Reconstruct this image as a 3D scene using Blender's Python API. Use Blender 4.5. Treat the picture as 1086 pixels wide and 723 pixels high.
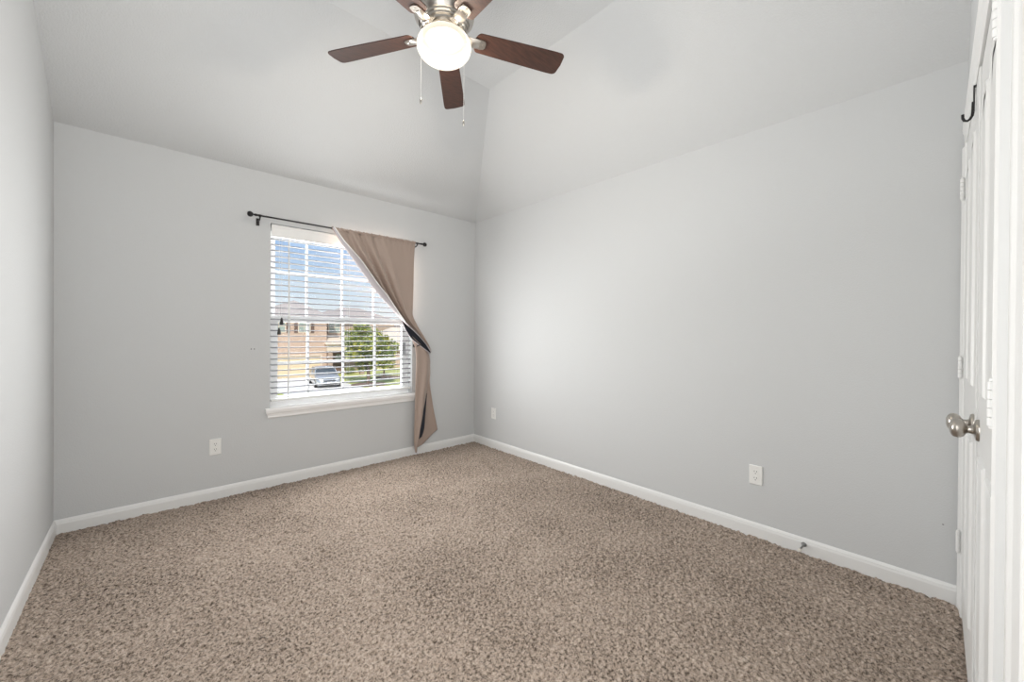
import bpy, bmesh, math, random
import numpy as np
from mathutils import Vector, Matrix

for o in list(bpy.data.objects): bpy.data.objects.remove(o, do_unlink=True)
S = bpy.context.scene
COL = S.collection
random.seed(7); RNG = np.random.default_rng(11)

# ------------------------------------------------------------------ camera
YAW, PITCH, ROLL, CAMZ, FPX = 0.72940295, -0.00500157, 0.00665981, 1.20340, 420.468
f = Vector((math.cos(PITCH)*math.sin(YAW), math.cos(PITCH)*math.cos(YAW), math.sin(PITCH)))
r = Vector((math.cos(YAW), -math.sin(YAW), 0.0)); u = r.cross(f)
r2 = r*math.cos(ROLL) + u*math.sin(ROLL); u2 = u*math.cos(ROLL) - r*math.sin(ROLL)
cam_data = bpy.data.cameras.new('camera'); cam = bpy.data.objects.new('camera', cam_data); COL.objects.link(cam)
cam.matrix_world = Matrix(((r2.x, u2.x, -f.x, 0), (r2.y, u2.y, -f.y, 0), (r2.z, u2.z, -f.z, CAMZ), (0, 0, 0, 1)))
cam_data.sensor_width = 36; cam_data.lens = FPX/1086*36
cam_data.shift_x = 10.844/1086; cam_data.shift_y = -5.930/1086
cam_data.clip_start = 0.02; cam_data.clip_end = 600
S.camera = cam

# ------------------------------------------------------------------ world, sun, large lamps, exposure
S.view_settings.view_transform = 'Standard'; S.view_settings.look = 'None'
S.view_settings.exposure = 0.0; S.view_settings.gamma = 1.0; S.view_settings.use_curve_mapping = False
W = bpy.data.worlds.new('sky'); S.world = W; W.use_nodes = True
wn = W.node_tree.nodes; wl = W.node_tree.links
for n in list(wn): wn.remove(n)
w_out = wn.new('ShaderNodeOutputWorld'); w_bg = wn.new('ShaderNodeBackground'); w_tc = wn.new('ShaderNodeTexCoord')
w_sep = wn.new('ShaderNodeSeparateXYZ'); wl.new(w_tc.outputs['Generated'], w_sep.inputs[0])
w_ramp = wn.new('ShaderNodeValToRGB'); wl.new(w_sep.outputs['Z'], w_ramp.inputs[0])
e = w_ramp.color_ramp.elements
e[0].position = 0.0; e[0].color = (0.90, 0.93, 0.96, 1); e[1].position = 0.42; e[1].color = (0.22, 0.40, 0.74, 1)
for pos, c in ((0.05, (0.86, 0.92, 0.97)), (0.10, (0.66, 0.80, 0.95)), (0.19, (0.42, 0.60, 0.90)), (0.28, (0.30, 0.48, 0.83))):
    k = e.new(pos); k.color = (*c, 1)
w_map = wn.new('ShaderNodeMapping'); w_map.inputs['Scale'].default_value = (3.0, 3.0, 22.0); w_map.inputs['Location'].default_value = (0.3, 1.1, 0.35)
wl.new(w_tc.outputs['Generated'], w_map.inputs[0])
w_noise = wn.new('ShaderNodeTexNoise'); w_noise.inputs['Scale'].default_value = 1.6; w_noise.inputs['Detail'].default_value = 4
wl.new(w_map.outputs[0], w_noise.inputs['Vector'])
w_cr = wn.new('ShaderNodeValToRGB'); w_cr.color_ramp.elements[0].position = 0.53; w_cr.color_ramp.elements[1].position = 0.70
wl.new(w_noise.outputs['Fac'], w_cr.inputs[0])
w_mix = wn.new('ShaderNodeMixRGB'); wl.new(w_cr.outputs[0], w_mix.inputs[0]); wl.new(w_ramp.outputs[0], w_mix.inputs[1])
w_mix.inputs[2].default_value = (0.95, 0.96, 1.0, 1)
wl.new(w_mix.outputs[0], w_bg.inputs[0]); w_bg.inputs[1].default_value = 1.0; wl.new(w_bg.outputs[0], w_out.inputs[0])

def lamp(name, kind, loc, energy, color=(1, 1, 1), target=None, **kw):
    d = bpy.data.lights.new(name, kind); d.energy = energy; d.color = color
    for k, v in kw.items(): setattr(d, k, v)
    o = bpy.data.objects.new(name, d); COL.objects.link(o); o.location = loc
    if target is not None: o.rotation_euler = (Vector(target)-Vector(loc)).to_track_quat('-Z', 'Y').to_euler()
    return o
lamp('sun', 'SUN', (0, -20, 30), 4.7, (1.0, 0.95, 0.88), target=(14, 12, 0), angle=0.009)
# area lamps standing in for window daylight, then added fills in hall and room
lamp('window_daylight', 'AREA', (1.33, 3.50, 1.34), 43, (1.0, 0.995, 0.98), target=(1.33, 0, 1.34), shape='RECTANGLE', size=1.15, size_y=1.35)
lamp('window_glow', 'AREA', (1.34, 3.72, 1.34), 65, (1.0, 0.995, 0.98), target=(1.34, 0, 1.30), shape='RECTANGLE', size=1.35, size_y=1.6)
lamp('hall_fill', 'AREA', (0.385, -0.55, 1.25), 20, (1.0, 0.99, 0.97), target=(0.95, 2.0, 1.25), shape='RECTANGLE', size=0.9, size_y=1.9)  # unseen fill panel added in the hall, shining through the entry
lamp('ceiling_fill', 'AREA', (0.9, 0.95, 1.6), 8, (1.0, 0.99, 0.97), target=(1.0, 1.5, 3.2), shape='RECTANGLE', size=2.0, size_y=1.3)  # added upward fill inside the room, brightens the ceiling
lamp('wall_fill', 'AREA', (-0.37, 0.42, 1.35), 31, (1.0, 0.99, 0.97), target=(2.6, 1.9, 1.0), shape='RECTANGLE', size=0.7, size_y=2.0)  # added fill beside the left wall to brighten the right wall

# ------------------------------------------------------------------ materials
def mat(name, color, rough=0.5, metal=0.0, bump=None, vary=None, emit=None, **kw):
    m = bpy.data.materials.new(name); m.use_nodes = True
    nt = m.node_tree; b = nt.nodes['Principled BSDF']
    b.inputs['Base Color'].default_value = (*color, 1); b.inputs['Roughness'].default_value = rough; b.inputs['Metallic'].default_value = metal
    for k, v in kw.items(): b.inputs[k].default_value = v
    tc = nt.nodes.new('ShaderNodeTexCoord')
    if vary:
        sc, c2, stretch = vary
        mp = nt.nodes.new('ShaderNodeMapping'); mp.inputs['Scale'].default_value = stretch
        nt.links.new(tc.outputs['Object'], mp.inputs[0])
        n = nt.nodes.new('ShaderNodeTexNoise'); n.inputs['Scale'].default_value = sc; n.inputs['Detail'].default_value = 6
        nt.links.new(mp.outputs[0], n.inputs['Vector'])
        cr = nt.nodes.new('ShaderNodeValToRGB'); cr.color_ramp.elements[0].position = 0.35; cr.color_ramp.elements[1].position = 0.65
        cr.color_ramp.elements[0].color = (*color, 1); cr.color_ramp.elements[1].color = (*c2, 1)
        nt.links.new(n.outputs['Fac'], cr.inputs[0]); nt.links.new(cr.outputs[0], b.inputs['Base Color'])
    if bump:
        sc, st, dist = bump
        n = nt.nodes.new('ShaderNodeTexNoise'); n.inputs['Scale'].default_value = sc; n.inputs['Detail'].default_value = 3
        nt.links.new(tc.outputs['Object'], n.inputs['Vector'])
        bp = nt.nodes.new('ShaderNodeBump'); bp.inputs['Strength'].default_value = st; bp.inputs['Distance'].default_value = dist
        nt.links.new(n.outputs['Fac'], bp.inputs['Height']); nt.links.new(bp.outputs[0], b.inputs['Normal'])
    if emit:
        b.inputs['Emission Color'].default_value = (*emit[0], 1); b.inputs['Emission Strength'].default_value = emit[1]
    return m
def brick_mat(name, c1, c2, mortar, scale):
    m = mat(name, c1, 0.9); nt = m.node_tree; b = nt.nodes['Principled BSDF']
    tc = nt.nodes.new('ShaderNodeTexCoord'); mp = nt.nodes.new('ShaderNodeMapping'); mp.inputs['Rotation'].default_value = (math.pi/2, 0, 0)
    nt.links.new(tc.outputs['Object'], mp.inputs[0])
    br = nt.nodes.new('ShaderNodeTexBrick'); br.inputs['Scale'].default_value = scale
    br.inputs['Color1'].default_value = (*c1, 1); br.inputs['Color2'].default_value = (*c2, 1); br.inputs['Mortar'].default_value = (*mortar, 1)
    br.inputs['Mortar Size'].default_value = 0.03; br.inputs['Bias'].default_value = -0.2
    nt.links.new(mp.outputs[0], br.inputs['Vector']); nt.links.new(br.outputs['Color'], b.inputs['Base Color'])
    return m
M = {}
M['wall'] = mat('grey_wall_paint', (0.588, 0.600, 0.607), 0.85, bump=(160, 0.25, 0.004))
M['ceiling'] = mat('grey_ceiling_paint', (0.588, 0.600, 0.607), 0.9, bump=(120, 0.45, 0.006))
M['trim'] = mat('white_trim_paint', (0.78, 0.785, 0.78), 0.35)
M['door'] = mat('white_door_paint', (0.71, 0.715, 0.71), 0.4)
M['vinyl'] = mat('white_window_vinyl', (0.93, 0.93, 0.93), 0.35)
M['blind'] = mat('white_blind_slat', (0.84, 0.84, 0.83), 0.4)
M['slat'] = mat('shaded_white_slat', (0.27, 0.27, 0.285), 0.5)  # white slats darkened: shade on their undersides is put into the colour
M['cord'] = mat('white_cord', (0.75, 0.75, 0.73), 0.7)
M['black'] = mat('black_plastic', (0.02, 0.018, 0.016), 0.45)
M['black_metal'] = mat('black_rod_metal', (0.022, 0.021, 0.022), 0.38, 0.6)
M['plate'] = mat('white_plate_plastic', (0.82, 0.82, 0.80), 0.3)
M['slot'] = mat('dark_slot', (0.05, 0.05, 0.05), 0.6)
M['nickel'] = mat('brushed_nickel', (0.52, 0.49, 0.45), 0.30, 1.0)
M['knob'] = mat('satin_nickel_knob', (0.46, 0.43, 0.39), 0.28, 1.0)
M['walnut'] = mat('dark_walnut_blade', (0.032, 0.0125, 0.0075), 0.5, vary=(9, (0.066, 0.025, 0.015), (1, 14, 14)))
bm_ = mat('lit_frosted_glass', (0.03, 0.028, 0.025), 0.5, emit=((1.0, 0.90, 0.74), 1.03)); nt = bm_.node_tree
bx_ = nt.nodes.new('ShaderNodeMixShader'); bt_ = nt.nodes.new('ShaderNodeBsdfTransparent'); bx_.inputs[0].default_value = 0.20
nt.links.new(nt.nodes['Principled BSDF'].outputs[0], bx_.inputs[1]); nt.links.new(bt_.outputs[0], bx_.inputs[2])
nt.links.new(bx_.outputs[0], nt.nodes['Material Output'].inputs[0]); M['bowl'] = bm_
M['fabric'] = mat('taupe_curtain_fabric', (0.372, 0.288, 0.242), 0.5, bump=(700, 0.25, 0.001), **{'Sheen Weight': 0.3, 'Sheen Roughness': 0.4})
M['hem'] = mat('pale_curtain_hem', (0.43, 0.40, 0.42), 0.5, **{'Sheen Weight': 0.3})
M['lining'] = mat('navy_lining_gap_shade', (0.012, 0.014, 0.024), 0.7)  # lining, and also the shade in the gap of the tail
M['glare'] = mat('dark_glare_disc', (0.04, 0.036, 0.03), 0.8)  # for the disc added to keep the fitter dark behind the bowl
M['label'] = mat('grey_sticker', (0.42, 0.43, 0.44), 0.6)
M['steel'] = mat('grey_steel', (0.30, 0.30, 0.30), 0.35, 0.9)
M['rubber'] = mat('white_rubber', (0.8, 0.78, 0.72), 0.6)
# outdoors
M['brick'] = brick_mat('tan_brick', (0.46, 0.27, 0.18), (0.62, 0.42, 0.30), (0.60, 0.54, 0.47), 4.0)
M['brick_dark'] = brick_mat('brown_brick', (0.33, 0.21, 0.15), (0.46, 0.31, 0.22), (0.50, 0.44, 0.38), 4.0)
M['garage'] = mat('beige_garage_door', (0.70, 0.56, 0.37), 0.6)
M['shingle'] = mat('grey_brown_shingle', (0.40, 0.34, 0.31), 0.95, vary=(3, (0.48, 0.41, 0.37), (1, 1, 4)))
M['beige'] = mat('beige_siding', (0.72, 0.60, 0.48), 0.8)
M['outglass'] = mat('green_grey_pane', (0.30, 0.36, 0.32), 0.12, **{'Specular IOR Level': 0.6})
M['shutter'] = mat('brown_shutter', (0.16, 0.095, 0.07), 0.7)
M['concrete'] = mat('pale_concrete', (0.78, 0.74, 0.69), 0.9, vary=(1.5, (0.84, 0.81, 0.77), (1, 1, 1)))
M['asphalt'] = mat('grey_asphalt', (0.30, 0.30, 0.30), 0.95)
M['lawn'] = mat('yellow_green_lawn', (0.42, 0.46, 0.13), 0.95, vary=(0.9, (0.58, 0.56, 0.22), (1, 1, 1)))
M['mulch'] = mat('brown_mulch', (0.16, 0.10, 0.07), 0.95, vary=(4, (0.26, 0.18, 0.13), (1, 1, 1)))
M['leaf'] = mat('green_leaf', (0.10, 0.16, 0.045), 0.6, vary=(1.3, (0.30, 0.34, 0.09), (1, 1, 1)))
M['leaf_yellow'] = mat('yellow_green_leaf', (0.34, 0.36, 0.05), 0.6, vary=(1.3, (0.55, 0.50, 0.08), (1, 1, 1)))
M['bark'] = mat('brown_bark', (0.17, 0.12, 0.085), 0.95, bump=(30, 0.6, 0.02))
M['car'] = mat('silver_car_paint', (0.60, 0.60, 0.60), 0.25, 0.55, **{'Coat Weight': 0.6})
M['carglass'] = mat('tinted_car_glass', (0.06, 0.075, 0.09), 0.05)
M['tyre'] = mat('black_tyre', (0.02, 0.02, 0.02), 0.8)
M['lens'] = mat('clear_headlight', (0.75, 0.75, 0.75), 0.1)
M['red'] = mat('red_tail_lamp', (0.4, 0.02, 0.02), 0.2)
# clear glass: almost fully transparent with a faint mirror
g = bpy.data.materials.new('clear_window_glass'); g.use_nodes = True; nt = g.node_tree
for n in list(nt.nodes): nt.nodes.remove(n)
go = nt.nodes.new('ShaderNodeOutputMaterial'); gm = nt.nodes.new('ShaderNodeMixShader'); gt = nt.nodes.new('ShaderNodeBsdfTransparent'); gg = nt.nodes.new('ShaderNodeBsdfGlossy')
gg.inputs['Roughness'].default_value = 0.02; gt.inputs[0].default_value = (0.96, 0.97, 0.97, 1); gm.inputs[0].default_value = 0.03
nt.links.new(gt.outputs[0], gm.inputs[1]); nt.links.new(gg.outputs[0], gm.inputs[2]); nt.links.new(gm.outputs[0], go.inputs[0]); M['glass'] = g
# carpet: flecked yarn tones, the darkest put the pile's shade into the colour
c = mat('flecked_brown_carpet', (0.3, 0.22, 0.17), 1.0); nt = c.node_tree; b = nt.nodes['Principled BSDF']
tc = nt.nodes.new('ShaderNodeTexCoord')
def cnoise(scale, detail, rough):
    n = nt.nodes.new('ShaderNodeTexNoise'); n.inputs['Scale'].default_value = scale; n.inputs['Detail'].default_value = detail; n.inputs['Roughness'].default_value = rough
    nt.links.new(tc.outputs['Object'], n.inputs['Vector']); return n.outputs['Fac']
def cmath(op, a, b_):
    n = nt.nodes.new('ShaderNodeMath'); n.operation = op
    for i, v in enumerate((a, b_)):
        if isinstance(v, float): n.inputs[i].default_value = v
        else: nt.links.new(v, n.inputs[i])
    return n.outputs[0]
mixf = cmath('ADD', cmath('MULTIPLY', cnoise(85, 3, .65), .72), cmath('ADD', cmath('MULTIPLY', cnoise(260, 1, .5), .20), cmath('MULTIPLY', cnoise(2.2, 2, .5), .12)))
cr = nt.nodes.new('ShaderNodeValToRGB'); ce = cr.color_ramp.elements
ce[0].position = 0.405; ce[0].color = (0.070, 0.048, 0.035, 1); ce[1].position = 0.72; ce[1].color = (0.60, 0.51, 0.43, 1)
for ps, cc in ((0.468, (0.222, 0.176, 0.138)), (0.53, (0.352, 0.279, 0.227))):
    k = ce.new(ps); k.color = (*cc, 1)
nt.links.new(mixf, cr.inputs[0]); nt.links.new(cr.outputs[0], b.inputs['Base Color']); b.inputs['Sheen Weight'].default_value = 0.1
M['carpet'] = c

# ------------------------------------------------------------------ mesh building
class MB:
    xf = None
    def __init__(s): s.v = []; s.f = []; s.mi = []
    def add(s, vs, fs, mi=0):
        n = len(s.v); s.v += [tuple(x) for x in vs]; s.f += [tuple(i+n for i in q) for q in fs]; s.mi += [mi]*len(fs); return s
    def box(s, a, b, mi=0):
        x0, y0, z0 = a; x1, y1, z1 = b
        return s.add([(x0,y0,z0),(x1,y0,z0),(x1,y1,z0),(x0,y1,z0),(x0,y0,z1),(x1,y0,z1),(x1,y1,z1),(x0,y1,z1)],
                     [(0,3,2,1),(4,5,6,7),(0,1,5,4),(1,2,6,5),(2,3,7,6),(3,0,4,7)], mi)
    def prism(s, poly, ext, mi=0):          # polygon of 3-D points pushed along a vector
        n = len(poly); e = Vector(ext); a = [Vector(p) for p in poly]
        return s.add(a+[p+e for p in a], [tuple(range(n))[::-1], tuple(range(n, 2*n))]+[(i,(i+1)%n,(i+1)%n+n,i+n) for i in range(n)], mi)
    def lathe(s, prof, o=(0,0,0), axis=(0,0,1), seg=32, mi=0):   # prof: (radius, height)
        ax = Vector(axis).normalized(); t = Vector((1,0,0)) if abs(ax.x) < .9 else Vector((0,1,0)); e1 = ax.cross(t).normalized(); e2 = ax.cross(e1); o = Vector(o)
        vs = []; fs = []
        for (rr, h) in prof:
            for i in range(seg):
                a = 2*math.pi*i/seg; vs.append(o+ax*h+(e1*math.cos(a)+e2*math.sin(a))*max(rr, 1e-5))
        for j in range(len(prof)-1):
            for i in range(seg): fs.append((j*seg+i, j*seg+(i+1)%seg, (j+1)*seg+(i+1)%seg, (j+1)*seg+i))
        if prof[0][0] > 1e-4: fs.append(tuple(range(seg))[::-1])
        if prof[-1][0] > 1e-4: fs.append(tuple(range((len(prof)-1)*seg, len(prof)*seg)))
        return s.add(vs, fs, mi)
    def tube(s, path, rad, seg=10, mi=0):
        P = [Vector(p) for p in path]; n = len(P); R = rad if isinstance(rad, (list, tuple)) else [rad]*n
        T = [(P[min(i+1,n-1)]-P[max(i-1,0)]).normalized() for i in range(n)]
        ref = Vector((0,0,1)) if abs(T[0].z) < .9 else Vector((1,0,0)); e1 = T[0].cross(ref).normalized(); vs = []; fs = []
        for i in range(n):
            e1 = (e1-T[i]*e1.dot(T[i])).normalized(); e2 = T[i].cross(e1)
            for k in range(seg):
                a = 2*math.pi*k/seg; vs.append(P[i]+(e1*math.cos(a)+e2*math.sin(a))*R[i])
        for i in range(n-1):
            for k in range(seg): fs.append((i*seg+k, i*seg+(k+1)%seg, (i+1)*seg+(k+1)%seg, (i+1)*seg+k))
        fs += [tuple(range(seg))[::-1], tuple(range((n-1)*seg, n*seg))]
        return s.add(vs, fs, mi)
    def grid(s, P, mi=0):                    # rows of points
        R = len(P); C = len(P[0]); vs = [q for row in P for q in row]
        return s.add(vs, [(i*C+j, i*C+j+1, (i+1)*C+j+1, (i+1)*C+j) for i in range(R-1) for j in range(C-1)], mi)
    def build(s, name, m, parent=None, smooth=0, bevel=0, solid=0, fix=True):
        me = bpy.data.meshes.new(name); vs = [Vector(p) for p in s.v]
        if MB.xf: vs = [MB.xf(p) for p in vs]
        off = Vector((0,0,0)); q = parent
        while q is not None: off += q.location; q = q.parent
        me.from_pydata([tuple(p-off) for p in vs], [], s.f); me.update()
        for mm in (m if isinstance(m, (list, tuple)) else [m]): me.materials.append(mm)
        me.polygons.foreach_set('material_index', s.mi)
        if fix:
            bm = bmesh.new(); bm.from_mesh(me); bmesh.ops.remove_doubles(bm, verts=bm.verts, dist=1e-6); bmesh.ops.recalc_face_normals(bm, faces=bm.faces); bm.to_mesh(me); bm.free()
        if smooth:
            me.polygons.foreach_set('use_smooth', [True]*len(me.polygons)); me.set_sharp_from_angle(angle=math.radians(smooth))
        o = bpy.data.objects.new(name, me); COL.objects.link(o)
        if parent is not None: o.parent = parent
        if solid:
            sm = o.modifiers.new('solid', 'SOLIDIFY'); sm.thickness = abs(solid); sm.offset = -1 if solid > 0 else 1
        if bevel:
            bv = o.modifiers.new('bevel', 'BEVEL'); bv.width = bevel; bv.segments = 2; bv.limit_method = 'ANGLE'
        return o
def tag(o, label=None, cat=None, group=None, kind=None):
    for k, v in (('label', label), ('category', cat), ('group', group), ('kind', kind)):
        if v: o[k] = v
    return o
def thing(name, loc, label, cat, group=None, kind=None):
    o = bpy.data.objects.new(name, None); COL.objects.link(o); o.empty_display_size = 0.1
    p = Vector(loc); o.location = MB.xf(p) if MB.xf else p
    return tag(o, label, cat, group, kind)
def struct(o): o['kind'] = 'structure'; return o
def copy_tree(o, parent=None):
    c = o.copy(); COL.objects.link(c)
    if parent is not None: c.parent = parent
    for ch in list(o.children): copy_tree(ch, c)
    return c
def arc(cx, cy, rx, ry, a0, a1, n): return [(cx+rx*math.cos(math.radians(a0+(a1-a0)*i/n)), cy+ry*math.sin(math.radians(a0+(a1-a0)*i/n))) for i in range(n+1)]

# ------------------------------------------------------------------ room shell
XL, XR, YB, ZP, ZC = -0.415, 2.742, 3.527, 2.44, 3.132     # left wall, right wall, window wall, wall plate, flat ceiling
YS, XS = YB-1.11, XR-0.727                                  # where the two slopes meet the flat ceiling
WX0, WX1, WZ0, WZ1 = 0.718, 1.961, 0.585, 2.055             # window opening
WY = -0.075                                                 # front wall face
T = 0.10
# carpet pile as a fine displaced mesh
step = 0.0055
nx = int((XR-XL)/step)+1; ny = int((YB+0.2)/step)+1
def smooth_noise(shape, cell):
    gx = int(shape[1]/cell)+3; gy = int(shape[0]/cell)+3
    G = RNG.random((gy, gx)); yy = np.arange(shape[0])/cell; xx = np.arange(shape[1])/cell
    y0 = yy.astype(int); x0 = xx.astype(int); fy = (yy-y0)[:, None]; fx = (xx-x0)[None, :]
    fy = fy*fy*(3-2*fy); fx = fx*fx*(3-2*fx)
    return (G[y0][:, x0]*(1-fy)*(1-fx)+G[y0][:, x0+1]*(1-fy)*fx+G[y0+1][:, x0]*fy*(1-fx)+G[y0+1][:, x0+1]*fy*fx)
sh = (ny, nx)
hz = 0.013*smooth_noise(sh, 1.6)+0.007*smooth_noise(sh, 4.3)+0.004*smooth_noise(sh, 60)+0.004*RNG.random(sh)
hz -= hz.max()
gx, gy = np.meshgrid(np.linspace(XL, XR, nx), np.linspace(-0.2, YB, ny))
gx = gx+0.004*(smooth_noise(sh, 1.5)-0.5); gy = gy+0.004*(smooth_noise(sh, 1.5)-0.5)
co = np.stack([gx, gy, hz], -1).reshape(-1, 3)
idx = np.arange(nx*ny).reshape(ny, nx)
fq = np.stack([idx[:-1, :-1], idx[:-1, 1:], idx[1:, 1:], idx[1:, :-1]], -1).reshape(-1, 4)
me = bpy.data.meshes.new('floor'); me.vertices.add(len(co)); me.vertices.foreach_set('co', co.ravel())
me.loops.add(fq.size); me.loops.foreach_set('vertex_index', fq.ravel().astype(np.int32))
me.polygons.add(len(fq)); me.polygons.foreach_set('loop_start', np.arange(0, fq.size, 4, dtype=np.int32)); me.update(calc_edges=True)
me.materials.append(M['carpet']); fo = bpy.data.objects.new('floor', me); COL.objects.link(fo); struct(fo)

m = MB()                                                    # window wall around its opening
m.box((XL-T, YB, -0.05), (WX0, YB+0.16, ZP+.1)); m.box((WX1, YB, -0.05), (XR+T, YB+0.16, ZP+.1))
m.box((WX0, YB, -0.05), (WX1, YB+0.16, WZ0)); m.box((WX0, YB, WZ1), (WX1, YB+0.16, ZP+.1))
struct(m.build('wall_back', M['wall']))
m = MB().prism([(XL, -1.5, -0.05), (XL, YB, -0.05), (XL, YB, ZP), (XL, YS, ZC), (XL, -1.5, ZC)], (-T, 0, 0)); struct(m.build('wall_left', M['wall']))
m = MB().box((XR, -0.3, -0.05), (XR+T, YB, ZP)); struct(m.build('wall_right', M['wall']))
m = MB()                                                    # flat ceiling and the two slopes that come down to the window wall and right wall
m.add([(XL, -0.3, ZC), (XS, -0.3, ZC), (XS, YS, ZC), (XL, YS, ZC)], [(0, 1, 2, 3)])
m.add([(XL, YS, ZC), (XS, YS, ZC), (XR, YB, ZP), (XL, YB, ZP)], [(0, 1, 2, 3)])
m.add([(XS, YS, ZC), (XS, -0.3, ZC), (XR, -0.3, ZP), (XR, YB, ZP)], [(0, 1, 2, 3)])
c = m.build('ceiling', M['ceiling']); struct(c); sm = c.modifiers.new('solid', 'SOLIDIFY'); sm.thickness = 0.06; sm.offset = 1
for p in c.data.polygons:                                   # normals up so the thickness goes above the room
    if p.normal.z < 0: p.flip()

# the front wall is a touch out of square
ALPHA = 0.0102; PV = Vector((1.25, -0.06, 0))
def nw(p):
    d = p-PV; return PV+Vector((d.x-ALPHA*d.y, d.y+ALPHA*d.x, d.z))
DX0, DX1, DZ = 1.25, 2.625, 2.035                           # closet opening
EX0, EX1 = -0.09, 0.86                                      # entry opening
MB.xf = nw
m = MB()
Y1 = WY-0.045; Y2 = WY-0.12
m.box((EX1, Y2, -0.05), (XR+.02, Y1, 3.2)); m.box((EX0, Y2, 2.05), (EX1, Y1, 3.2)); m.box((XL-.02, Y2, -0.05), (EX0, Y1, 3.2))
m.box((EX1, Y1, -0.05), (DX0, WY, 3.2)); m.box((DX1, Y1, -0.05), (XR+.02, WY, 3.2)); m.box((DX0, Y1, DZ+.004), (DX1, WY, 3.2))
m.box((EX0, Y1, 2.05), (EX1, WY, 3.2)); m.box((XL-.02, Y1, -0.05), (EX0, WY, 3.2))
struct(m.build('wall_front', M['wall']))
MB.xf = None
# small hall behind the open entry
m = MB()
m.box((XL-T, -1.6, -0.05), (1.6, -1.5, 2.5)); struct(m.build('wall_hall_back', M['wall']))
struct(MB().box((1.5, -1.5, -0.05), (1.6, -0.2, 2.5)).build('wall_hall_right', M['wall']))
struct(MB().box((XL-T, -1.6, 2.44), (1.6, -0.2, 2.5)).build('ceiling_hall', M['ceiling']))
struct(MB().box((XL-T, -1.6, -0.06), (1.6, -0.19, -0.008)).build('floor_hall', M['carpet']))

# baseboards
BP = [(0, -0.03), (.013, -0.03), (.013, .046), (.0105, .056), (.0105, .060), (.006, .068), (.002, .0725), (0, .0725)]
def base(name, p0, p1, nrm):
    n = Vector((*nrm, 0)); a = Vector((*p0, 0))
    poly = [a+n*d+Vector((0, 0, h)) for d, h in BP]
    return struct(MB().prism(poly, (p1[0]-p0[0], p1[1]-p0[1], 0)).build(name, M['trim']))
base('baseboard_back', (XL, YB), (XR, YB), (0, -1))
base('baseboard_left', (XL, -0.06), (XL, YB), (1, 0))
base('baseboard_right', (XR, -0.045), (XR, YB), (-1, 0))

# casings of the closet and of the entry
CP = [(0, 0), (.092, 0), (.092, .013), (.084, .017), (.072, .016), (.060, .012), (.030, .010), (.014, .008), (.006, .010), (0, .006)]   # across, out
def casing(name, x0, x1, z1):
    MB.xf = nw; m = MB()
    m.prism([(x0-a, WY+h, -0.02) for a, h in CP], (0, 0, z1+.02)); m.prism([(x1+a, WY+h, -0.02) for a, h in CP], (0, 0, z1+.02))
    m.prism([(x0-.092, WY+h, z1+a) for a, h in CP], (x1-x0+.184, 0, 0))
    o = struct(m.build(name, M['trim'])); MB.xf = None; return o
casing('trim_1', DX0, DX1, DZ+.004); casing('trim_2', EX0, EX1, 2.05)
MB.xf = nw
m = MB(); m.box((EX1-.02, Y2-.01, -.02), (EX1, WY, 2.05)); m.box((EX0, Y2-.01, -.02), (EX0+.02, WY, 2.05)); m.box((EX0+.02, Y2-.01, 2.03), (EX1-.02, WY, 2.05))
struct(m.build('trim_3', M['trim'])); MB.xf = None

# ------------------------------------------------------------------ closet double doors
def leaf(name, x0, x1, hinge_x, knob_x, label, WY=WY):
    MB.xf = nw
    root = MB().box((x0, WY-.036, 0.012), (x1, WY, DZ-.003)).build(name, M['door'], bevel=.002)
    root['kind'] = 'structure'; root['label'] = label
    w = x1-x0; st = .105; cx = (x0+x1)/2
    pw = (w-2*st-.09)/2
    for i, (z0, z1) in enumerate(((.24, .86), (1.04, 1.90))):
        for s in (-1, 1):
            a = cx+s*(.045+pw/2)-pw/2; b = a+pw
            if i == 1: top = arc((a+b)/2, z1-.06, pw/2, .06, 0, 180, 10)
            else: top = [(b, z1), (a, z1)]
            out = [(a, z0), (b, z0)]+top
            m = MB()
            ins = lambda d: [(px+(d if px < (a+b)/2-1e-6 else -d if px > (a+b)/2+1e-6 else 0), pz+(d if pz < z0+.01 else -d*.8)) for px, pz in out]
            rings = [[(px, WY, pz) for px, pz in ins(0)], [(px, WY+.006, pz) for px, pz in ins(.006)], [(px, WY+.001, pz) for px, pz in ins(.018)], [(px, WY+.005, pz) for px, pz in ins(.05)]]
            n = len(out)
            m.add([q for rr in rings for q in rr], [(k*n+j, k*n+(j+1) % n, (k+1)*n+(j+1) % n, (k+1)*n+j) for k in range(3) for j in range(n)]+[tuple(range(3*n, 4*n))])
            m.build('panel', M['door'], root, smooth=35)
    sgn = 1 if hinge_x < cx else -1
    for z in (1.84, 1.07, .315):                            # white painted butt hinges
        m = MB()
        for k in range(5): m.lathe([(.0035, 0), (.0068, .0012), (.0068, .0168), (.0035, .018)], (hinge_x, WY+.012, z-.045+k*.018), seg=12)
        m.lathe([(.0045, 0), (.0045, .004), (.002, .006)], (hinge_x, WY+.012, z+.045), seg=10); m.lathe([(.0045, 0), (.0045, .004), (.002, .006)], (hinge_x, WY+.012, z-.045), axis=(0, 0, -1), seg=10)
        m.box((min(hinge_x, hinge_x+sgn*.022), WY, z-.045), (max(hinge_x, hinge_x+sgn*.022), WY+.004, z+.045))
        m.build('hinge', M['trim'], root, smooth=40)
    k = MB().lathe([(.0325, 0), (.0325, .003), (.030, .007), (.022, .009), (.0135, .011), (.0115, .016), (.0115, .022), (.0145, .0255), (.022, .029), (.0270, .0355), (.0285, .043), (.0265, .0505), (.020, .056), (.010, .059), (.0001, .0595)], (knob_x, WY, .925), axis=(0, 1, 0), seg=40)
    k.build('knob', M['knob'], root, smooth=40)
    MB.xf = None
    return root
DM = 1.90
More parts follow.
